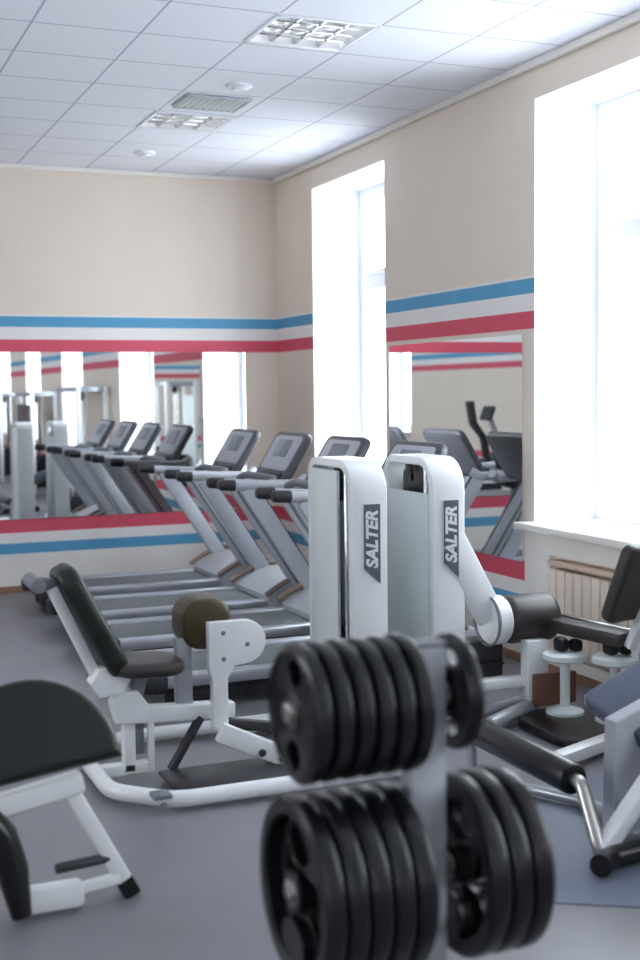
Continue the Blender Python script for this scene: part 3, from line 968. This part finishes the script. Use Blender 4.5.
# ------------------------------------------------------------------ bench at the right edge
br = thing('exercise_bench', 'bench with tilted blue-grey seat pad, white column and long black foot roller', 'bench', (2.8, 3.9, 0))
u = Vector((0.92, 0.02, 0.38)).normalized()
v = Vector((0.02, -0.95, -0.30))
o = Vector((2.90, 4.19, 0.475)) + u * 0.30 + (v - u * v.dot(u)).normalized() * 0.22
q = MB(); q.extr(rounded(0.62, 0.46, 0.05), 0.075, basis(o, u, v), bev=0.02, seg=4); q.build('seat_pad', M['vinyl_blue'], br)
q = MB(); q.extr([(2.83, 0.03), (2.84, 0.47), (3.12, 0.57), (3.06, 0.03)], 0.08, basis((0, 3.93, 0), (1, 0, 0), (0, 0, 1)), bev=0.01); q.build('column', M['post'], br)
q = MB(); q.bar((2.67, 3.74, 0.045), (3.12, 3.78, 0.50), 0.07, 0.06, 0.012); q.build('brace', M['white'], br)
q = MB(); q.tube(fillet([(2.692, 4.02, 0.25), (2.69, 3.90, 0.25), (2.66, 3.74, 0.05), (2.72, 3.72, 0.03)], 0.06), 0.028, 12); q.build('roller_tube', M['steel'], br)
q = MB(); q.cyl((2.70, 4.72, 0.25), (2.69, 3.95, 0.25), 0.062, 24, 0.012); q.build('foot_roller', M['rubber'], br)
q = MB(); q.tube([(2.69, 4.75, 0.25), (2.705, 4.75, 0.03), (2.95, 4.3, 0.03), (2.95, 3.95, 0.05)], 0.025, 12); q.build('rear_tube', M['silver'], br)
q = MB(); q.tube(fillet([(2.58, 3.62, 0.045), (2.66, 3.68, 0.04), (2.95, 3.70, 0.05), (3.25, 3.68, 0.055)], 0.1), 0.042, 14); q.build('base_bar', M['rubber'], br)

# ------------------------------------------------------------------ machines seen only in the mirrors
el = thing('elliptical_trainer', 'dark cross trainer with swing handles, seen in the mirror between the windows', 'exercise machine', (-1.45, 6.3, 0))
ex, ey = -1.45, 6.3
q = MB(); q.extr(ellipse(0.46, 0.36, n=36), 0.26, basis((ex, ey, 0.62), (1, 0, 0), (0, 0, 1)), bev=0.04, seg=3); q.build('flywheel_housing', M['dark'], el)
q = MB(); q.bar((ex - 0.6, ey, 0.04), (ex + 1.2, ey, 0.04), 0.09, 0.08, 0.01); q.bar((ex - 0.5, ey - 0.3, 0.04), (ex - 0.5, ey + 0.3, 0.04), 0.08, 0.08, 0.01); q.bar((ex + 1.1, ey - 0.3, 0.04), (ex + 1.1, ey + 0.3, 0.04), 0.08, 0.08, 0.01); q.bar((ex, ey, 0.08), (ex, ey, 0.34), 0.1, 0.2, 0.01, up=Vector((1, 0, 0))); q.build('base', M['midgrey'], el)
q = MB(); q.bar((ex + 0.25, ey, 0.8), (ex + 0.5, ey, 1.36), 0.07, 0.07, 0.01); q.build('mast', M['lightgrey'], el)
q = MB(); q.box((ex + 0.52, ey, 1.40), (0.06, 0.3, 0.22), 0.02, Matrix.Rotation(-0.4, 3, 'Y')); q.build('console', M['dark'], el)
for s, f in ((-1, 0.0), (1, 0.28)):
    q = MB(); q.tube(fillet([(ex + 0.35 + f, ey + s * 0.24, 0.45), (ex + 0.45 + f, ey + s * 0.26, 1.05), (ex + 0.62 + f, ey + s * 0.28, 1.25), (ex + 0.68 + f, ey + s * 0.28, 1.58)], 0.12), 0.055, 12); q.build('swing_handle', M['dark'], el)
    q = MB(); q.box((ex + 0.45 + f, ey + s * 0.24, 0.32), (0.55, 0.14, 0.05), 0.015); q.build('pedal', M['dark'], el)


def cable_station(x, y, w_, d_, h, label, panel):
    t = thing('cable_station', label, 'exercise machine', (x, y, 0), 'tall cable machines reflected in the mirror')
    for sx in (-1, 1):
        for sy in (-1, 1):
            q = MB(); q.box((x + sx * d_ / 2, y + sy * w_ / 2, h / 2), (0.07, 0.07, h), 0.008); q.build('post', M['white'], t)
    q = MB()
    for sx in (-1, 1):
        q.box((x + sx * d_ / 2, y, h - 0.04), (0.06, w_, 0.08), 0.008)
    for sy in (-1, 1):
        q.box((x, y + sy * w_ / 2, h - 0.04), (d_, 0.06, 0.08), 0.008)
        q.box((x, y + sy * w_ / 2, 0.04), (d_, 0.06, 0.08), 0.008)
    q.build('cross_frame', M['silver'], t)
    q = MB()
    for i in range(16):
        q.box((x, y, 0.12 + i * 0.035), (d_ * 0.7, w_ * 0.45, 0.03), 0.004)
    q.build('weight_stack', M['dark'], t)
    for sy in (-1, 1):
        q = MB(); q.cyl((x, y + sy * w_ * 0.15, 0.08), (x, y + sy * w_ * 0.15, h - 0.06), 0.014); q.build('guide_rod', M['chrome'], t)
    q = MB(); q.cyl((x, y - 0.025, h - 0.14), (x, y + 0.025, h - 0.14), 0.07, 24); q.build('pulley', M['dark'], t)
    if panel:
        q = MB(); q.box((x - d_ / 2, y, h * 0.5), (0.02, w_ - 0.08, h * 0.75), 0.005); q.build('shroud', M[panel], t)
    return t


cable_station(3.95, 3.55, 1.5, 0.4, 1.86, 'tall open cable machine reflected between two bright windows in the far mirror', None)
cable_station(3.95, -0.35, 1.6, 0.4, 1.80, 'tall dark cable machine reflected between narrow windows in the far mirror', 'dark')
cable_station(3.95, -4.0, 1.6, 0.4, 1.80, 'tall dark cable machine reflected nearest the edge of the far mirror', 'dark')
cable_station(2.28, 1.0, 0.62, 0.5, 1.95, 'tall pale cable machine reflected twice, above the treadmill consoles', 'panel')

for o_ in (br, st):
    o_.location.z += 0.006 if o_ is br else 0.0
